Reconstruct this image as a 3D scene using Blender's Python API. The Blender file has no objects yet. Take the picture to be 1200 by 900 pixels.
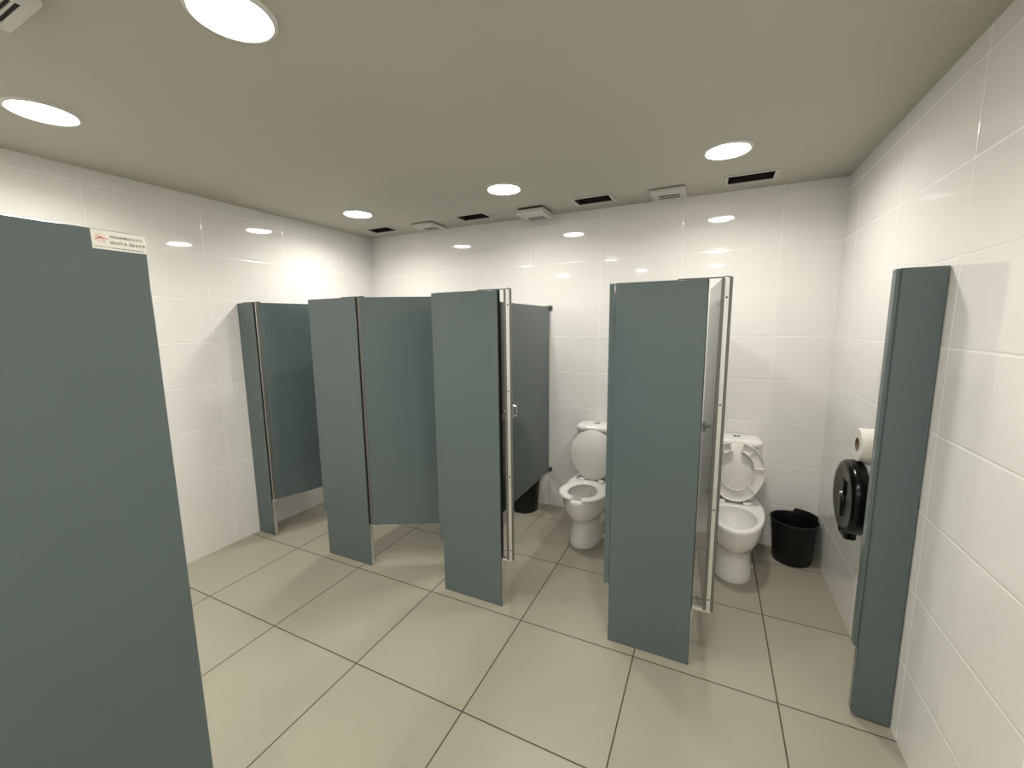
import bpy, bmesh, math, random
from mathutils import Vector, Matrix
random.seed(4)
PI = math.pi
scene = bpy.context.scene
COL = scene.collection

# ------------------------------------------------------------------ room measures (metres)
XL, XR, YB, YF, H = -1.1163, 2.7881, 0.8616, -3.9, 2.4948
PY = -0.545            # front plane of the stall fronts
PT = 0.030             # pilaster thickness
TOP = 1.79             # top of the stall fronts

# ------------------------------------------------------------------ materials
def srgb(r, g, b):
    f = lambda c: (c/255/12.92) if c/255 <= .04045 else ((c/255+.055)/1.055)**2.4
    return (f(r), f(g), f(b), 1)

def new_mat(name):
    m = bpy.data.materials.new(name); m.use_nodes = True
    nt = m.node_tree; b = nt.nodes['Principled BSDF']
    return m, nt, b

def simple(name, col, rough=.5, metal=0, spec=.5, noise=0, nscale=12, bump=0, bscale=60, coat=0):
    m, nt, b = new_mat(name)
    b.inputs['Roughness'].default_value = rough
    b.inputs['Metallic'].default_value = metal
    b.inputs['Specular IOR Level'].default_value = spec
    b.inputs['Coat Weight'].default_value = coat
    b.inputs['Coat Roughness'].default_value = .05
    tc = nt.nodes.new('ShaderNodeTexCoord')
    n = nt.nodes.new('ShaderNodeTexNoise'); n.inputs['Scale'].default_value = nscale; n.inputs['Detail'].default_value = 4
    nt.links.new(tc.outputs['Object'], n.inputs['Vector'])
    mx = nt.nodes.new('ShaderNodeMix'); mx.data_type = 'RGBA'
    mx.inputs['A'].default_value = tuple(c*(1-noise) for c in col[:3])+(1,)
    mx.inputs['B'].default_value = tuple(min(1, c*(1+noise)) for c in col[:3])+(1,)
    nt.links.new(n.outputs['Fac'], mx.inputs['Factor'])
    nt.links.new(mx.outputs['Result'], b.inputs['Base Color'])
    if bump:
        n2 = nt.nodes.new('ShaderNodeTexNoise'); n2.inputs['Scale'].default_value = bscale; n2.inputs['Detail'].default_value = 2
        nt.links.new(tc.outputs['Object'], n2.inputs['Vector'])
        bp = nt.nodes.new('ShaderNodeBump'); bp.inputs['Strength'].default_value = bump; bp.inputs['Distance'].default_value = .002
        nt.links.new(n2.outputs['Fac'], bp.inputs['Height']); nt.links.new(bp.outputs['Normal'], b.inputs['Normal'])
    return m

def tile_mat(name, ax, off, size, gap, tile, grout, rough, mottle, bevel=.006, wav=.0, mscale=3, rough_var=0, bstr=.6, zmin=None):
    """rectangular stacked tiles: ax = two axis indices, off/size per axis"""
    m, nt, b = new_mat(name); N = nt.nodes; L = nt.links
    tc = N.new('ShaderNodeTexCoord'); sp = N.new('ShaderNodeSeparateXYZ'); L.new(tc.outputs['Object'], sp.inputs[0])
    def math_(op, a, c=None, d=None):
        n = N.new('ShaderNodeMath'); n.operation = op
        for i, v in enumerate((a, c, d)):
            if v is None: continue
            if isinstance(v, (int, float)): n.inputs[i].default_value = v
            else: L.new(v, n.inputs[i])
        return n.outputs[0]
    ds = []; ids = []
    for a, o, s in zip(ax, off, size):
        src = sp.outputs[a] if (zmin is None or a != 2) else math_('MAXIMUM', sp.outputs[a], zmin)   # the lowest course runs to the floor
        u = math_('SUBTRACT', src, o-60*s)
        ds.append(math_('PINGPONG', u, s/2)); ids.append(math_('FLOOR', math_('DIVIDE', u, s)))
    d = math_('MINIMUM', ds[0], ds[1])
    mr = N.new('ShaderNodeMapRange'); mr.interpolation_type = 'SMOOTHSTEP'
    mr.inputs['From Min'].default_value = gap*.35; mr.inputs['From Max'].default_value = gap*.75
    L.new(d, mr.inputs['Value'])
    # one tone per tile plus soft clouding of the glaze
    wn = N.new('ShaderNodeTexWhiteNoise'); wn.noise_dimensions = '2D'
    cb = N.new('ShaderNodeCombineXYZ'); L.new(ids[0], cb.inputs[0]); L.new(ids[1], cb.inputs[1]); L.new(cb.outputs[0], wn.inputs['Vector'])
    ns = N.new('ShaderNodeTexNoise'); ns.inputs['Scale'].default_value = mscale; ns.inputs['Detail'].default_value = 7; ns.inputs['Roughness'].default_value = .6
    L.new(tc.outputs['Object'], ns.inputs['Vector'])
    f = math_('MULTIPLY_ADD', wn.outputs['Value'], .35, math_('MULTIPLY', ns.outputs['Fac'], .65))
    t = N.new('ShaderNodeMix'); t.data_type = 'RGBA'
    t.inputs['A'].default_value = tuple(c*(1-mottle) for c in tile[:3])+(1,); t.inputs['B'].default_value = tuple(min(1, c*(1+mottle)) for c in tile[:3])+(1,)
    L.new(f, t.inputs['Factor'])
    g = N.new('ShaderNodeMix'); g.data_type = 'RGBA'; g.inputs['A'].default_value = grout
    L.new(mr.outputs['Result'], g.inputs['Factor']); L.new(t.outputs['Result'], g.inputs['B']); L.new(g.outputs['Result'], b.inputs['Base Color'])
    r = math_('MULTIPLY_ADD', mr.outputs['Result'], rough-.7, .7)
    if rough_var: r = math_('MULTIPLY_ADD', ns.outputs['Fac'], rough_var, math_('SUBTRACT', r, rough_var*.5))
    L.new(r, b.inputs['Roughness'])
    h = N.new('ShaderNodeMapRange'); h.interpolation_type = 'SMOOTHSTEP'
    h.inputs['From Min'].default_value = 0; h.inputs['From Max'].default_value = bevel; h.inputs['To Max'].default_value = 1
    L.new(d, h.inputs['Value'])
    bp = N.new('ShaderNodeBump'); bp.inputs['Strength'].default_value = bstr; bp.inputs['Distance'].default_value = .0012
    L.new(h.outputs['Result'], bp.inputs['Height'])
    last = bp
    if wav:
        n2 = N.new('ShaderNodeTexNoise'); n2.inputs['Scale'].default_value = 5; n2.inputs['Detail'].default_value = 1
        L.new(tc.outputs['Object'], n2.inputs['Vector'])
        b2 = N.new('ShaderNodeBump'); b2.inputs['Strength'].default_value = wav; b2.inputs['Distance'].default_value = .01
        L.new(n2.outputs['Fac'], b2.inputs['Height']); L.new(bp.outputs['Normal'], b2.inputs['Normal']); last = b2
    L.new(last.outputs['Normal'], b.inputs['Normal'])
    return m

WT = (.88, .868, .845, 1); WG = (.93, .92, .90, 1)
M = {}
M['wall_x'] = tile_mat('white_wall_tile_back', (0, 2), (2.4496, .313), (.6, .3), 0.0055, WT, WG, .05, .02, bevel=.007, wav=.006, bstr=.8, zmin=.12)
M['wall_f'] = tile_mat('matt_wall_tile_front', (0, 2), (2.4496, .313), (.6, .3), .0055, WT, WG, .55, .02, bevel=.007, zmin=.12)
M['wall_l'] = tile_mat('white_wall_tile_left', (1, 2), (-.7287, .313), (.6, .3), 0.0055, WT, WG, .05, .02, bevel=.007, wav=.006, bstr=.8, zmin=.12)
M['wall_r'] = tile_mat('white_wall_tile_right', (1, 2), (-.5989, .313), (.6, .3), 0.0055, WT, WG, .05, .02, bevel=.007, wav=.006, bstr=.8, zmin=.12)
M['floor'] = tile_mat('greige_floor_tile', (0, 1), (0, 0), (.6, .6), .0055, (.355, .332, .265, 1), (.06, .05, .04, 1), .34, .10, bevel=.005, mscale=2.6, rough_var=.12)
M['ceiling'] = simple('matt_ceiling_paint', (.53, .515, .44, 1), .75, noise=.02, nscale=2, bump=.06, bscale=180)
PCOL = (.100, .131, .134, 1)
M['panel'] = simple('blue_grey_enamel', PCOL, .14, spec=.45, noise=.03, nscale=3, bump=.02, bscale=25)
M['alu'] = simple('brushed_aluminium', (.80, .81, .79, 1), .32, metal=1, noise=.04, nscale=40)
M['rail'] = simple('grey_edge_channel', (.16, .165, .15, 1), .4, metal=.6, noise=.04)
M['chrome'] = simple('chrome', (.85, .86, .86, 1), .08, metal=1)
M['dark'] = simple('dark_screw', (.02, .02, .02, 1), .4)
M['ceramic'] = simple('white_vitreous_china', (.90, .89, .855, 1), .09, spec=.5, noise=.01, coat=.4)
M['seat'] = simple('white_seat_plastic', (.88, .865, .82, 1), .22, noise=.01)
M['water'] = simple('still_water', (.50, .51, .48, 1), .03)
M['bin'] = simple('black_bin_plastic', (.006, .006, .0065, 1), .42, spec=.35, noise=.1, bump=.05)
M['gloss_black'] = simple('glossy_black_plastic', (.003, .003, .003, 1), .2, spec=.25)
M['body_white'] = simple('pale_translucent_plastic', (.62, .63, .63, 1), .35)
M['paper'] = simple('tissue_paper', (.80, .78, .72, 1), .9, noise=.03, bump=.25, bscale=120)
M['card'] = simple('brown_card_core', (.22, .15, .085, 1), .85)
M['vent_white'] = simple('white_vent_plastic', (.60, .585, .53, 1), .4, noise=.03)
M['void'] = simple('dark_hollow', (.020, .017, .012, 1), .9)
M['trim_ring'] = simple('white_lamp_ring', (.75, .74, .70, 1), .4)
M['sticker'] = simple('cream_sticker_vinyl', (.84, .83, .76, 1), .35)
M['ink'] = simple('black_print', (.02, .02, .02, 1), .5)
M['ink_red'] = simple('red_print', (.55, .10, .09, 1), .5)
M['ink_pink'] = simple('pale_pink_print', (.84, .70, .62, 1), .5)
m, nt, b = new_mat('lit_diffuser')
b.inputs['Base Color'].default_value = (.8, .8, .8, 1)
b.inputs['Emission Color'].default_value = (1, .96, .88, 1); b.inputs['Emission Strength'].default_value = 54
M['lamp'] = m

# ------------------------------------------------------------------ mesh helpers
def B(): return bmesh.new()

def box(bm, x0, x1, y0, y1, z0, z1, bev=0, mi=0, seg=2):
    bm2 = bmesh.new(); bmesh.ops.create_cube(bm2, size=1)
    for v in bm2.verts:
        v.co = Vector(((x0+x1)/2+v.co.x*(x1-x0), (y0+y1)/2+v.co.y*(y1-y0), (z0+z1)/2+v.co.z*(z1-z0)))
    if bev: bmesh.ops.bevel(bm2, geom=list(bm2.edges), offset=bev, segments=seg, affect='EDGES', profile=.5)
    merge(bm, bm2, mi)

def merge(bm, bm2, mi=0, mat=None):
    if mat is not None: bmesh.ops.transform(bm2, matrix=mat, verts=bm2.verts)
    for f in bm2.faces: f.material_index = mi
    me = bpy.data.meshes.new('tmp'); bm2.to_mesh(me); bm2.free()
    bm.from_mesh(me); bpy.data.meshes.remove(me)

def cyl(bm, c, axis, r, h, mi=0, n=20, r2=None):
    bm2 = bmesh.new()
    bmesh.ops.create_cone(bm2, cap_ends=True, segments=n, radius1=r, radius2=r if r2 is None else r2, depth=h)
    rot = Vector((0, 0, 1)).rotation_difference(Vector(axis)).to_matrix().to_4x4()
    merge(bm, bm2, mi, Matrix.Translation(c) @ rot)

def lathe(bm, prof, axis='Z', n=48, mi=0, close=False, mod=None, mat=None):
    """prof = list of (radius, height); closed into a solid when close"""
    bm2 = bmesh.new(); rings = []
    for k, (r, h) in enumerate(prof):
        ring = []
        for i in range(n):
            a = 2*PI*i/n
            rr, hh = (r, h) if mod is None else mod(k, a, r, h)
            ring.append(bm2.verts.new((rr*math.cos(a), rr*math.sin(a), hh)))
        rings.append(ring)
    pairs = list(zip(rings, rings[1:])) + ([(rings[-1], rings[0])] if close else [])
    for A, C_ in pairs:
        for i in range(n):
            bm2.faces.new((A[i], A[(i+1) % n], C_[(i+1) % n], C_[i]))
    if not close:
        bm2.faces.new(rings[0][::-1]); bm2.faces.new(rings[-1])
    bmesh.ops.recalc_face_normals(bm2, faces=bm2.faces)
    if axis == 'X': mat = (mat or Matrix()) @ Matrix.Rotation(PI/2, 4, 'Y')
    merge(bm, bm2, mi, mat)

def loft(bm, rings, mi=0, cap0=True, cap1=True):
    bm2 = bmesh.new(); R = [[bm2.verts.new(p) for p in r] for r in rings]; n = len(R[0])
    for A, C_ in zip(R, R[1:]):
        for i in range(n): bm2.faces.new((A[i], A[(i+1) % n], C_[(i+1) % n], C_[i]))
    if cap0: bm2.faces.new(R[0][::-1])
    if cap1: bm2.faces.new(R[-1])
    bmesh.ops.recalc_face_normals(bm2, faces=bm2.faces)
    merge(bm, bm2, mi)

def obj(name, bm, mats, parent=None, smooth=True, loc=None, rotz=0, angle=20):
    me = bpy.data.meshes.new(name)
    bm.normal_update()
    if smooth:
        for f in bm.faces: f.smooth = True
        for e in bm.edges:
            if len(e.link_faces) == 2 and e.calc_face_angle(0) > math.radians(angle): e.smooth = False
    bm.to_mesh(me); bm.free()
    for m_ in (mats if isinstance(mats, (list, tuple)) else [mats]): me.materials.append(M[m_])
    o = bpy.data.objects.new(name, me); COL.objects.link(o)
    if parent is not None: o.parent = parent
    if loc is not None: o.location = loc
    o.rotation_euler.z = rotz
    return o

def thing(name, label, cat, loc=(0, 0, 0), rotz=0, group=None):
    o = bpy.data.objects.new(name, None); COL.objects.link(o); o.empty_display_size = .1
    o.location = loc; o.rotation_euler.z = rotz
    o['label'] = label; o['category'] = cat
    if group: o['group'] = group
    return o

def tag(o, label, cat, group=None):
    o['label'] = label; o['category'] = cat
    if group: o['group'] = group
    return o

def copy_tree(o, parent=None):
    c = o.copy(); COL.objects.link(c); c.parent = parent
    for ch in list(o.children): copy_tree(ch, c)
    return c

def struct(name, bm, mat):
    o = obj(name, bm, mat, smooth=False); o['kind'] = 'structure'
    o['label'] = STRUCT[name][0]; o['category'] = STRUCT[name][1]
    return o

STRUCT = {'floor': ('floor of large square greige tiles with dark joints', 'floor'),
          'ceiling': ('flat matt off-white painted ceiling', 'ceiling'),
          'wall_left': ('left wall of glossy white rectangular tiles', 'wall'),
          'wall_back': ('back wall of glossy white tiles behind the toilets', 'wall'),
          'wall_right': ('right wall of glossy white tiles beside the narrow pilaster', 'wall'),
          'wall_front': ('white tiled wall behind the camera', 'wall')}

# ------------------------------------------------------------------ room shell
T = .1
bm = B(); box(bm, XL-T, XR+T, YF-T, YB+T, -T, 0); struct('floor', bm, 'floor')
bm = B(); box(bm, XL-T, XL, YF, YB, 0, H+T); struct('wall_left', bm, 'wall_l')
bm = B(); box(bm, XR, XR+T, YF, YB, 0, H+T); struct('wall_right', bm, 'wall_r')
bm = B(); box(bm, XL-T, XR+T, YB, YB+T, 0, H+T); struct('wall_back', bm, 'wall_x')
bm = B(); box(bm, XL-T, XR+T, YF-T, YF, 0, H+T); struct('wall_front', bm, 'wall_f')
# ceiling slab with four rectangular openings for the ducts
VX = [-.735, .25, 1.249, 2.237]; VY = .606; VW, VD = .25, .155
bm = B()
ceil_boxes = [(XL, XR, YF, VY-VD/2), (XL, XR, VY+VD/2, YB)]
xs = [XL]+[s for x in VX for s in (x-VW/2, x+VW/2)]+[XR]
for i in range(0, len(xs), 2): ceil_boxes.append((xs[i], xs[i+1], VY-VD/2, VY+VD/2))
for x0, x1, y0, y1 in ceil_boxes: box(bm, x0, x1, y0, y1, H, H+T)
struct('ceiling', bm, 'ceiling')

# ------------------------------------------------------------------ ceiling ducts, extractor fans, downlights
VL = ['open dark rectangular ceiling vent in the far left corner', 'open dark rectangular ceiling vent, second from the far left corner',
      'open dark rectangular ceiling vent above the second toilet from right', 'largest-looking open dark ceiling vent, above the toilet with raised seat']
def frame_ring(bm, x0, x1, y0, y1, w, z0, z1, bev=.002):
    box(bm, x0-w, x1+w, y0-w, y0, z0, z1, bev); box(bm, x0-w, x1+w, y1, y1+w, z0, z1, bev)
    box(bm, x0-w, x0, y0, y1, z0, z1, bev); box(bm, x1, x1+w, y0, y1, z0, z1, bev)
v0 = thing('ceiling_vent', VL[0], 'vent', (VX[0], VY, H), 0, 'open vents along the back wall')
bm = B(); frame_ring(bm, -VW/2, VW/2, -VD/2, VD/2, .022, -.006, 0); obj('vent_frame', bm, 'vent_white', v0)
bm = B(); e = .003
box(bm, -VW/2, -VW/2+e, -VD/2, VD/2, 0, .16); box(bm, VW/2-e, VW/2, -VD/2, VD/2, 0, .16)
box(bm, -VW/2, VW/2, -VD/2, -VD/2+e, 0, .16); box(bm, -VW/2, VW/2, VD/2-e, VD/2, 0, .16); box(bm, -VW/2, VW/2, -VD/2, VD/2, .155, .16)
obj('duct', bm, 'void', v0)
for x, l in zip(VX[1:], VL[1:]):
    c = copy_tree(v0); c.location.x = x; c['label'] = l

def fan(label, x, y, drop, slots, group, gap=.0):
    t = thing('extractor_fan', label, 'fan', (x, y, H), 0, group)
    s = .112
    bm = B(); box(bm, -s+.012, s-.012, -s+.012, s-.012, -max(gap, .004), 0); obj('fan_housing', bm, 'void', t)
    bm = B()
    zt, zb = -max(gap, .004), -drop
    # cover: slab with slots cut right through its +Y part, built from bars
    ys = []
    y1 = s-.030
    sw, sp = (.030, .050) if slots < 3 else (.009, .0165)
    for k in range(slots): ys.append((y1-sw, y1)); y1 -= sp
    x0, x1 = -s+.045, s-.045
    box(bm, -s, x0, -s, s, zb, zt, .006); box(bm, x1, s, -s, s, zb, zt, .006)
    edges = [s]+[v for a, b_ in ys for v in (b_, a)]+[-s]
    for i in range(0, len(edges), 2):
        a, b_ = edges[i+1], edges[i]
        bv = .0025 if (b_-a) < .03 else .006
        box(bm, x0-.012, x1+.012, a, b_, zb+.0004, zt, bv)
    obj('fan_cover', bm, 'vent_white', t)
    bm = B(); box(bm, x0-.004, x1+.004, ys[-1][0]-.004, s-.026, zb+.0035, zb+.006); obj('slot_shade', bm, 'void', t)  # dark inlay close under the slots, painted as the shade inside them
    return t
fan('flush white extractor fan cover near the far left corner', -.245, .66, .026, 2, 'extractor fans along the back wall')
fan('white extractor fan cover hanging lower than its neighbours, near middle of back wall', .772, .665, .052, 2, 'extractor fans along the back wall', gap=.012)
fan('flush white extractor fan cover between the two rightmost open vents', 1.757, .665, .024, 2, 'extractor fans along the back wall')
fan('white extractor fan cover with dark slots, nearest the camera at upper left', .312, -2.02, .042, 9, None)

LX = [-.505, .79, 2.095]
LL = {(0, 0): 'small lit round downlight at the far left of the ceiling', (1, 0): 'lit round downlight over the middle stalls', (2, 0): 'lit round downlight at right, near the rightmost open vent',
      (0, 1): 'lit round downlight near the left wall, above the foreground panel', (1, 1): 'largest lit round downlight, cut by the top edge of the photo',
      (2, 1): 'lit round downlight in the middle row at right, only its reflections show',
      (0, 2): 'unseen round downlight added as fill behind the camera, at the left end', (1, 2): 'unseen round downlight added as fill behind the camera, at the middle', (2, 2): 'unseen round downlight added as fill behind the camera, at the right end'}
LP = [(LX[0], .093, 0, 0), (LX[1], .086, 1, 0), (LX[2], .075, 2, 0), (-.451, -1.652, 0, 1), (.785, -1.636, 1, 1), (LX[2], -1.645, 2, 1), (-.40, -3.15, 0, 2), (.95, -3.15, 1, 2), (2.095, -3.15, 2, 2)]  # last row, behind the camera, is unseen and added for frontal fill
first = None
for x, y, i, j in LP:
    if first is None:
        t = thing('ceiling_downlight', LL[(i, j)], 'ceiling light', (x, y, H), 0, 'round downlights')
        bm = B(); lathe(bm, [(.099, -.004), (.105, -.010), (.112, -.009), (.117, -.003), (.117, 0), (.099, 0)], n=56, close=True); obj('lamp_ring', bm, 'trim_ring', t, angle=50)
        bm = B(); lathe(bm, [(.099, 0), (.099, -.005), (.07, -.006)], n=56); obj('diffuser', bm, 'lamp', t)
        li = bpy.data.lights.new('downlight_beam', 'AREA'); li.shape = 'DISK'; li.size = .18; li.energy = 7.6; li.spread = math.radians(156); li.color = (1, .96, .88)
        lo = bpy.data.objects.new('downlight_beam', li); COL.objects.link(lo); lo.parent = t; lo.location = (0, 0, -.012)
        first = t
    else:
        c = copy_tree(first); c.location = (x, y, H); c['label'] = LL[(i, j)]

# ------------------------------------------------------------------ stall partitions
def pilaster_mesh(x0, x1, round_left=0):
    bm = B()
    if round_left:
        pts = [(x0, TOP), (x1, TOP), (x1, 0.0)]
        for k in range(7):
            a = PI*1.5-PI/2*k/6
            pts.append((x0+round_left+round_left*math.cos(a), .012+round_left+round_left*math.sin(a)))
        bm2 = bmesh.new()
        vs = [bm2.verts.new((p[0], PY, p[1])) for p in pts]
        f = bm2.faces.new(vs)
        r = bmesh.ops.extrude_face_region(bm2, geom=[f])
        for v in r['geom']:
            if isinstance(v, bmesh.types.BMVert): v.co.y += PT
        bmesh.ops.recalc_face_normals(bm2, faces=bm2.faces)
        bmesh.ops.bevel(bm2, geom=[e for e in bm2.edges if abs(e.verts[0].co.y-e.verts[1].co.y) < 1e-6], offset=.003, segments=2, affect='EDGES')
        merge(bm, bm2)
    else:
        box(bm, x0, x1, PY, PY+PT, 0, TOP, .0035)
    return bm

def make_door(parent, px, ang, width):
    """door hung at px on the pilaster edge; local x runs along the door"""
    d = obj('door', door_bm(width), 'panel', parent, loc=(px, PY+.017, 0), rotz=math.radians(ang))
    bm = B()
    box(bm, -.0235, -.0195, -.0085, .0085, .303, TOP-.001, .001, 0)
    for z in (.36, .79, 1.26, 1.71): cyl(bm, (-.0237, 0, z), (1, 0, 0), .0042, .0012, 1, 14)
    obj('edge_strip', bm, ['alu', 'dark'], d)['label'] = 'pale aluminium edge strip with dark screws'
    bm = B()
    for s in (-1, 1):
        box(bm, -.0225, -.006, s*.0095 if s > 0 else -.0205, .0205 if s > 0 else -.0095, .302, TOP, .0015)
    obj('edge_channel', bm, 'rail', d)['label'] = 'dark grey metal edge channel'
    # latch: pull loop outside (-y), slide bolt inside (+y)
    bm = B(); xe = width-.035
    box(bm, xe-.02, xe+.02, -.024, -.018, .995, 1.085, .004)
    for z in (1.008, 1.072): cyl(bm, (xe, -.033, z), (0, 1, 0), .006, .022)
    box(bm, xe-.009, xe+.009, -.050, -.042, .998, 1.082, .003)
    box(bm, xe-.035, xe+.025, .018, .028, 1.015, 1.065, .003); cyl(bm, (xe, .034, 1.04), (0, 1, 0), .007, .022); cyl(bm, (xe, .046, 1.04), (0, 1, 0), .011, .008, 1)
    obj('latch', bm, ['chrome', 'dark'], d)['label'] = 'chrome latch with pull loop and slide bolt'
    return d

def door_bm(width):
    bm = B(); box(bm, -.0195, width, -.019, .019, .302, TOP-.002, .003)
    return bm

def partition(label, x0, x1, stop=.028, trim=True, door=None, divider=None, bracket_mirror=False, round_left=0):
    t = thing('toilet_partition', label, 'stall partition', ((x0+x1)/2, PY+PT/2, 0), 0, 'stall partitions along the back wall')
    off = Matrix.Translation(-t.location)
    def part(name, bm, mat, par=t, **k):
        bmesh.ops.transform(bm, matrix=off, verts=bm.verts)
        return obj(name, bm, mat, par, **k)
    p = part('pilaster', pilaster_mesh(x0, x1, round_left), 'panel')
    if trim:
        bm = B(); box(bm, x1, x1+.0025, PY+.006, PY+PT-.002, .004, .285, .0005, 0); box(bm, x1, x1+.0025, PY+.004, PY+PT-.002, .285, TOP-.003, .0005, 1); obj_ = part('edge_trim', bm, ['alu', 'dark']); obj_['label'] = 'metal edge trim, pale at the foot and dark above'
    if stop:
        bm = B(); box(bm, x0-stop, x0, PY+.004, PY+.042, .312, TOP-.001, .003); box(bm, x0-.003, x0+.004, PY+.0305, PY+.042, .312, TOP-.001, .001); part('door_stop', bm, 'panel')
    if door:
        ang, width, dx = door
        d = make_door(t, 0, ang, width)
        d.location = (x1+dx-t.location.x, PY+.022-t.location.y, 0)
        # bottom hinge: an L of bent plate from the pilaster edge to the door's underside; top hinge: flat plate
        bm = B()
        box(bm, x1+.0025, x1+.006, PY+.008, PY+PT-.004, .235, .300, .001); box(bm, x1+.0025, x1+dx+.012, PY+.008, PY+PT-.002, .288, .300, .002); cyl(bm, (x1+dx, PY+.020, .299), (0, 0, 1), .007, .008)
        part('hinge', bm, 'alu')
        bm = B()
        box(bm, x1-.12, x1+dx+.02, PY+.004, PY+PT, TOP, TOP+.0045, .001); cyl(bm, (x1+dx, PY+.022, TOP+.003), (0, 0, 1), .008, .008)
        part('hinge', bm, 'rail')
    if divider:
        bm = B(); box(bm, divider-.0125, divider+.0125, PY+PT, YB-.022, .325, 1.758, .003)
        dv = part('divider_panel', bm, 'panel')
        for z in (.335, 1.745):
            bm = B()
            for s in (-1, 1):
                box(bm, divider+(.0125 if s > 0 else -.0155), divider+(.0155 if s > 0 else -.0125), YB-.048, YB, z-.021, z+.021, .001)
                box(bm, divider+(.0125 if s > 0 else -.034), divider+(.034 if s > 0 else -.0125), YB-.004, YB, z-.021, z+.021, .001)
                cyl(bm, (divider+s*.017, YB-.034, z), (1, 0, 0), .005, .004, 0)
            part('wall_bracket', bm, 'rail', dv)
    return t

partition('blue-grey stall partition against the left wall with dark door swung well open', XL, -.937, stop=0, door=(70.5, .565, .035))
partition('blue-grey stall partition second from left with door half open facing the camera', -.335, .062, door=(27, .565, .035), divider=-.185)
partition('blue-grey stall partition in the middle with door edge-on against its divider', .663, 1.055, door=(115.5, .565, .050), divider=.815)
partition('blue-grey stall partition, tallest in view, hiding half of the right toilet', 1.663, 2.045, door=(94.6, .565, .068), divider=1.81)
partition('narrow blue-grey stall pilaster against the right wall beside the tissue dispenser', 2.658, 2.784, stop=.013, trim=False, round_left=.02)

# foreground screen with the maker's sticker
SX = 1.040
s = thing('partition_screen', 'large blue-grey partition panel in the left foreground with a small white sticker', 'partition', (SX-.015, -2.9, 0))
bm = B(); box(bm, SX-.030, SX, YF+.002, -2.0255, 0, TOP, .003)
bmesh.ops.transform(bm, matrix=Matrix.Translation(-s.location), verts=bm.verts); scr = obj('panel', bm, 'panel', s)
def text_into(bm, body, size, loc, mi, sx=1.0, bold=.0, align='LEFT'):
    cu = bpy.data.curves.new('txt', 'FONT'); cu.body = body; cu.size = size; cu.offset = bold; cu.align_x = align; cu.resolution_u = 2
    o = bpy.data.objects.new('txt', cu); COL.objects.link(o)
    me = bpy.data.meshes.new_from_object(o.evaluated_get(bpy.context.evaluated_depsgraph_get()))
    bpy.data.objects.remove(o); bpy.data.curves.remove(cu)
    b2 = bmesh.new(); b2.from_mesh(me); bpy.data.meshes.remove(me)
    merge(bm, b2, mi, Matrix.Translation(loc) @ Matrix.Diagonal((sx, 1, 1, 1)))
bpy.context.view_layer.update()
bm = B(); SW, SH = .0815, .0345
box(bm, 0, SW, 0, SH, -.0008, 0, .0, 0)
text_into(bm, 'PORCELUARI MEXICO S.A. DE C.V.', .0062, (.0262, .0222, .0002), 1, .535, .00010)
text_into(bm, '5553-42 91 36 - 5556 56 57 09', .0070, (.0262, .0114, .0002), 1, .60, .00016)
x = .0035
for w in (.004, .006, .003, .004, .002):          # lines of fine print too small to read
    box(bm, x, x+w, .0042, .0050, 0, .0002, 0, 1); x += w+.0014
x = .029
for w in (.006, .004, .009, .003, .007, .005, .006): box(bm, x, x+w, .0036, .0048, 0, .0002, 0, 1); x += w+.0012
# the maker's mark: pale disc with crossed red swooshes
cyl(bm, (.0125, .0205, .0001), (0, 0, 1), .0088, .0002, 3, 28)
for (ax_, ay, bx_, by, w) in ((.005, .017, .014, .0215, .0011), (.014, .0215, .0235, .0185, .0009), (.006, .0245, .0135, .0215, .0008), (.0135, .0205, .0195, .0125, .0008), (.0085, .0205, .0155, .0205, .0013)):
    dx, dy = bx_-ax_, by-ay; ln = math.hypot(dx, dy); nx, ny = -dy/ln*w/2, dx/ln*w/2
    b2 = bmesh.new(); b2.faces.new([b2.verts.new(p) for p in ((ax_+nx, ay+ny, .0004), (ax_-nx, ay-ny, .0004), (bx_-nx, by-ny, .0004), (bx_+nx, by+ny, .0004))])
    merge(bm, b2, 2)
mt = Matrix(((0, 0, 1, SX+.0009), (1, 0, 0, -2.0255-.0006-SW), (0, 1, 0, TOP-.0015-SH), (0, 0, 0, 1)))
bmesh.ops.transform(bm, matrix=Matrix.Translation(-s.location) @ mt, verts=bm.verts)
st = obj('sticker', bm, ['sticker', 'ink', 'ink_red', 'ink_pink'], scr, smooth=False); st['label'] = 'small white sticker with black lettering and a red mark'

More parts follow.
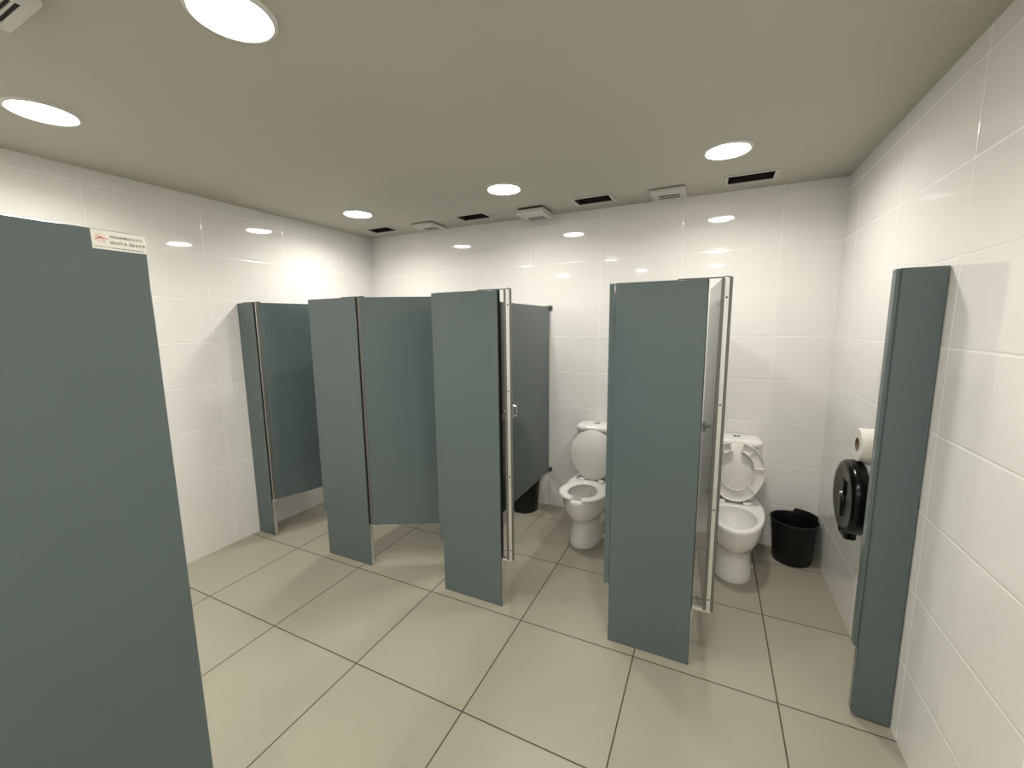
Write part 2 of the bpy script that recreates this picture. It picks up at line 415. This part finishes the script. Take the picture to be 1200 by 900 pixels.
# ------------------------------------------------------------------ toilets (local: y runs from the wall (0) to the front (-), d = distance from wall)
N = 56
def egg(front, back, hw, z, n=2.0, dc=None, nb=None):
    dc = (front*.42+back*.58) if dc is None else dc
    out = []
    for i in range(N):
        t = 2*PI*i/N; c, s_ = math.cos(t), math.sin(t)
        e = n if s_ >= 0 else (nb or 2.6)
        x = hw*math.copysign(abs(c)**(2/e), c)
        d = dc+(front-dc)*abs(s_)**(2/e) if s_ >= 0 else dc-(dc-back)*abs(s_)**(2/e)
        out.append((x, -d, z))
    return out
def bowl_bm():
    bm = B()
    loft(bm, [egg(.602, .17, .120, 0, 2.4), egg(.606, .17, .122, .012, 2.4), egg(.602, .17, .116, .05, 2.3), egg(.594, .17, .107, .12, 2.3), egg(.594, .16, .104, .170, 2.2),
              egg(.604, .14, .108, .196, 2.1), egg(.632, .10, .130, .216, 2.05), egg(.662, .07, .153, .245, 2), egg(.683, .06, .168, .285, 2), egg(.694, .05, .175, .33, 2), egg(.698, .04, .177, .362, 2), egg(.699, .038, .177, .376, 2), egg(.693, .040, .172, .386, 2),
              egg(.684, .05, .160, .3895, 2), egg(.652, .30, .128, .3885, 2.0, nb=2), egg(.645, .31, .121, .382, 2, nb=2), egg(.648, .31, .122, .365, 2, nb=2), egg(.640, .32, .116, .325, 2, nb=2),
              egg(.615, .34, .100, .275, 2, nb=2), egg(.575, .36, .078, .235, 2, nb=2), egg(.545, .38, .064, .215, 2, nb=2)], 0, True, False)
    loft(bm, [egg(.58, .355, .081, .239, 2, nb=2), egg(.578, .356, .080, .240, 2, nb=2)], 1)
    # trapway bulges low on both sides
    for s_ in (-1, 1):
        b2 = bmesh.new(); bmesh.ops.create_uvsphere(b2, u_segments=20, v_segments=12, radius=1)
        merge(bm, b2, 0, Matrix.Translation((s_*.062, -.30, .13)) @ Matrix.Diagonal((.060, .135, .105, 1)))
        cyl(bm, (s_*.118, -.36, .012), (0, 0, 1), .014, .024, 0, 16, .009)
    box(bm, -.075, .075, -.33, -.16, .0, .2, .03)
    return bm
def tank_bm():
    bm = B()
    def ring(w, d0, d1, z, r):
        p = []
        for cx, cy, a0 in ((w-r, -(d0+r), 0), (-(w-r), -(d0+r), PI/2), (-(w-r), -(d1-r), PI), (w-r, -(d1-r), 1.5*PI)):
            for k in range(8):
                a = a0+PI/2*k/7; p.append((cx+r*math.cos(a), cy+r*math.sin(a), z))
        return p
    loft(bm, [ring(.118, .02, .195, .388, .04), ring(.128, .016, .203, .40, .045), ring(.134, .014, .208, .50, .045), ring(.141, .012, .212, .770, .045)])
    return bm, ring
def lid_bm(ring):
    bm = B()
    loft(bm, [ring(.146, .010, .215, .770, .05), ring(.153, .006, .221, .776, .06), ring(.154, .005, .223, .800, .06), ring(.149, .009, .218, .812, .06), ring(.131, .024, .200, .817, .05), ring(.08, .06, .16, .819, .03)])
    return bm
HD, HZ = .275, .400      # hinge line: distance from wall, height
def seat_outline(hw, front, back, t, n=2.0):
    """point of a horseshoe outline relative to the hinge; t=0 at the front, pi at the hinge"""
    dc = back+(front-back)*.56
    s_, c = math.sin(t), math.cos(t)
    x = hw*s_
    d = dc+(front-dc)*c if c >= 0 else dc+(dc-back)*c
    if c < 0:
        k = -c; x = hw*math.copysign(abs(s_)**(2/2.7), s_)*(1-.22*k*k)
    return x, d
def seat_bm(ribs=False):
    """open-front seat; hinge at y=0, front towards -y, top +z"""
    bm = B(); g = .24; K = 64
    P = []
    for k in range(K+1):
        t = g+(2*PI-2*g)*k/K
        o = seat_outline(.172, .412, .005, t); i = seat_outline(.104, .352, .085, t)
        P.append((Vector((o[0], -o[1])), Vector((i[0], -i[1]))))
    def sweep(fr):
        rings = []
        for o, i in P:
            r = []
            for a, z in fr:
                q = o.lerp(i, a); r.append((q.x, q.y, z))
            rings.append(r)
        loft(bm, rings)
    if not ribs:
        sweep([(0.02, .004), (.0, .009), (.06, .016), (.22, .021), (.5, .022), (.78, .020), (.94, .015), (1, .009), (.97, .003), (.9, 0), (.1, 0)])
    else:
        sweep([(0, .012), (.1, .020), (.5, .022), (.9, .020), (1, .012), (1, .010), (0, .010)])   # top skin
        sweep([(0, .013), (0, -.004), (.05, -.006), (.09, -.004), (.09, .013)])                     # outer lip
        sweep([(.91, .013), (.91, -.002), (.96, -.004), (1, -.002), (1, .013)])                     # inner lip
        for k in (0, K): pass
        for k in (0, 5, 14, 23, 41, 50, 59, K):
            k2 = min(max(k, 0), K-1)
            o, i = P[k2]; o2, i2 = P[k2+1]
            dvec = (o2-o).normalized()*.0022
            r0 = [(o.lerp(i, a)-dvec) for a in (.03, .97)]; r1 = [(o.lerp(i, a)+dvec) for a in (.03, .97)]
            loft(bm, [[(r0[0].x, r0[0].y, z), (r1[0].x, r1[0].y, z), (r1[1].x, r1[1].y, z), (r0[1].x, r0[1].y, z)] for z in (-.003, .014)])
    return bm
def cover_bm():
    bm = B(); rings = []
    def ring(sc, z):
        r = []
        for k in range(64):
            x, d = seat_outline(.172*sc, .20+.195*sc, .20-.197*sc, 2*PI*k/64); r.append((x, -d, z))
        return r
    loft(bm, [ring(.97, 0), ring(1, .004), ring(1, .009), ring(.96, .014), ring(.8, .017), ring(.4, .020)])
    return bm
def toilet(label, x, seat_up, first_meshes={}):
    t = thing('toilet', label, 'toilet', (x, YB-.012, 0), 0, 'toilets along the back wall')
    if not first_meshes:
        b_ = obj('bowl', bowl_bm(), ['ceramic', 'water'], t, angle=50)
        tb, ring = tank_bm(); tk = obj('tank', tb, 'ceramic', t, angle=50)
        ld = obj('tank_lid', lid_bm(ring), 'ceramic', t, angle=55)
        bm = B(); cyl(bm, (0, -.115, .8205), (0, 0, 1), .026, .006, 0, 28); cyl(bm, (-.011, -.115, .8245), (0, 0, 1), .009, .003, 1, 20); cyl(bm, (.012, -.115, .8245), (0, 0, 1), .007, .003, 1, 20)
        fb = obj('flush_button', bm, ['chrome', 'rail'], ld); fb['label'] = 'round chrome dual flush button'
        hs = []
        for s_ in (-1, 1):
            bm = B(); cyl(bm, (s_*.075, -HD, HZ+.003), (1, 0, 0), .009, .042, 0, 18); box(bm, s_*.075-.016, s_*.075+.016, -HD-.014, -HD+.014, .386, HZ, .004)
            hs.append(obj('seat_hinge', bm, 'seat', t))
        first_meshes.update(bowl=b_, tank=tk, tank_lid=ld, hinge_a=hs[0], hinge_b=hs[1])
    else:
        for k in ('bowl', 'tank', 'tank_lid', 'hinge_a', 'hinge_b'): copy_tree(first_meshes[k], t)
    se = obj('seat', seat_bm(seat_up), 'seat', t, angle=45); se.location = (0, -HD-.012, .391)
    cv = obj('seat_cover', cover_bm(), 'seat', t, angle=50); cv.location = (0, -HD-.004, .400)
    lean = math.radians(-94.5)
    cv.rotation_euler = (lean, 0, 0)
    if seat_up:
        se.rotation_euler = (math.radians(-93), 0, 0); se.location = (0, -HD-.006, .404); cv.location = (0, -HD+.014, .402); cv.rotation_euler = (math.radians(-94), 0, 0)
    return t
toilet('white toilet with seat down and cover raised, in the middle of the photo', 1.277, False)
toilet('white toilet with seat and cover both raised, near the right wall', 2.262, True)
toilet('white toilet hidden behind the second stall partition from left', .27, False)

# ------------------------------------------------------------------ waste bins
def bin_obj(label, x, y, rz):
    t = thing('waste_bin', label, 'bin', (x, y, 0), rz, 'black waste bins')
    bm = B()
    a0, a1 = math.radians(10), math.radians(82)
    def mod(k, a, r, h):
        if h > .27 and a0 < a < a1: h += .026
        return r*1.03*(1 if True else 1), h
    prof = [(.0, .0), (.106, 0), (.109, .006), (.129, .272), (.136, .276), (.138, .284), (.136, .290), (.130, .290), (.127, .283), (.124, .27), (.104, .012), (.0, .010)]
    prof[0] = (.002, 0); prof[-1] = (.002, .010)
    lathe(bm, prof, n=80, mod=mod)
    obj('bin_body', bm, 'bin', t, angle=40)
    # bag-clip flap hanging inside under the raised part of the rim
    bm = B(); pts = []
    for k in range(13):
        a = a0+(a1-a0)*k/12; pts.append(a)
    loft(bm, [[(r*math.cos(a), r*math.sin(a), z) for r, z in ((.120, .10), (.1285, .272), (.1265, .272), (.118, .10))] for a in pts])
    obj('bin_flap', bm, 'bin', t)
    return t
bin_obj('black plastic waste bin in the right corner beside the toilet with raised seat', 2.634, .715, 0)
bin_obj('black waste bin half hidden under the divider left of the middle toilet', .652, .705, 0)

# ------------------------------------------------------------------ tissue dispenser and roll on the right wall
DX, DY, DZ, DR = 2.655, -.150, .800, .172
t = thing('tissue_dispenser', 'round glossy black jumbo tissue dispenser on the right wall', 'dispenser', (XR, DY, DZ))
off = Matrix.Translation(Vector((DX-XR, 0, 0)))
bm = B()
def dmod(k, a, r, h):
    return r, h
lathe(bm, [(.002, .005), (.100, .003), (.128, .001), (.134, 0), (.150, .0005), (.160, .004), (.168, .012), (.172, .024), (.172, .060), (.168, .064), (.002, .064)], axis='X', n=72, mat=off)
box(bm, DX-XR+.010, DX-XR+.060, -.055, .055, -.196, -.150, .012)
obj('front_cover', bm, 'gloss_black', t, angle=30)
bm = B()
loft(bm, [[(DX-XR-o, .022*s0*math.cos(2*PI*k/32), zc+.055*math.sin(2*PI*k/32)*s0) for k in range(32)] for o, s0, zc in ((-.012, 1.15, -.045), (.003, 1.05, -.045), (.006, .8, -.045))])
box(bm, DX-XR-.004, DX-XR+.006, -.030, .030, .005, .075, .004)
obj('sight_window', bm, 'gloss_black', t)
bm = B(); cyl(bm, (DX-XR-.003, 0, .012), (1, 0, 0), .010, .012, 0, 20); obj('lock', bm, 'chrome', t)
bm = B(); lathe(bm, [(.002, .064), (.140, .064), (.148, .068), (.150, .120), (.150, -DX+XR), (.002, -DX+XR)], axis='X', n=56, mat=off)
box(bm, DX-XR+.064, 0, -.125, .125, .02, .166, .006)
wb = obj('back_housing', bm, 'body_white', t); wb['label'] = 'pale plastic back housing'
t = thing('tissue_roll', 'white tissue roll with brown core lying on top of the black dispenser', 'tissue roll', (2.692, -.150, .9725))
bm = B(); r0, r1 = .032, .076
lathe(bm, [(r0, 0), (r1-.003, 0), (r1, .003), (r1, .090), (r1-.003, .093), (r0, .093)], axis='X', n=56, close=True, mat=Matrix.Translation((0, 0, r1+.0005)))
obj('paper', bm, 'paper', t, angle=40)
bm = B(); lathe(bm, [(r0-.0015, .0005), (r0, .0005), (r0, .0925), (r0-.0015, .0925)], axis='X', n=40, close=True, mat=Matrix.Translation((0, 0, r1+.0005))); obj('card_core', bm, 'card', t)

# ------------------------------------------------------------------ world, camera, view
w = bpy.data.worlds.new('world'); scene.world = w; w.use_nodes = True
w.node_tree.nodes['Background'].inputs[0].default_value = (0, 0, 0, 1)
cam = bpy.data.cameras.new('camera'); co = bpy.data.objects.new('camera', cam); COL.objects.link(co)
cam.sensor_width = 36; cam.lens = 36*485.748/1200; cam.clip_start = .02
r = Vector((0.90233674, 0.43088674, -0.01118185)); u = Vector((-0.05033336, 0.13109868, 0.99009075)); f = Vector((-0.4280829, 0.89283243, -0.13998313))
mw = Matrix.Identity(4)
for i in range(3): mw[i][0], mw[i][1], mw[i][2] = r[i], u[i], -f[i]
mw.translation = Vector((2.0662, -2.4853, 1.6057))
co.matrix_world = mw
scene.camera = co
vs = scene.view_settings
vs.view_transform = 'Standard'; vs.look = 'None'; vs.gamma = 1; vs.use_curve_mapping = False; vs.exposure = 0
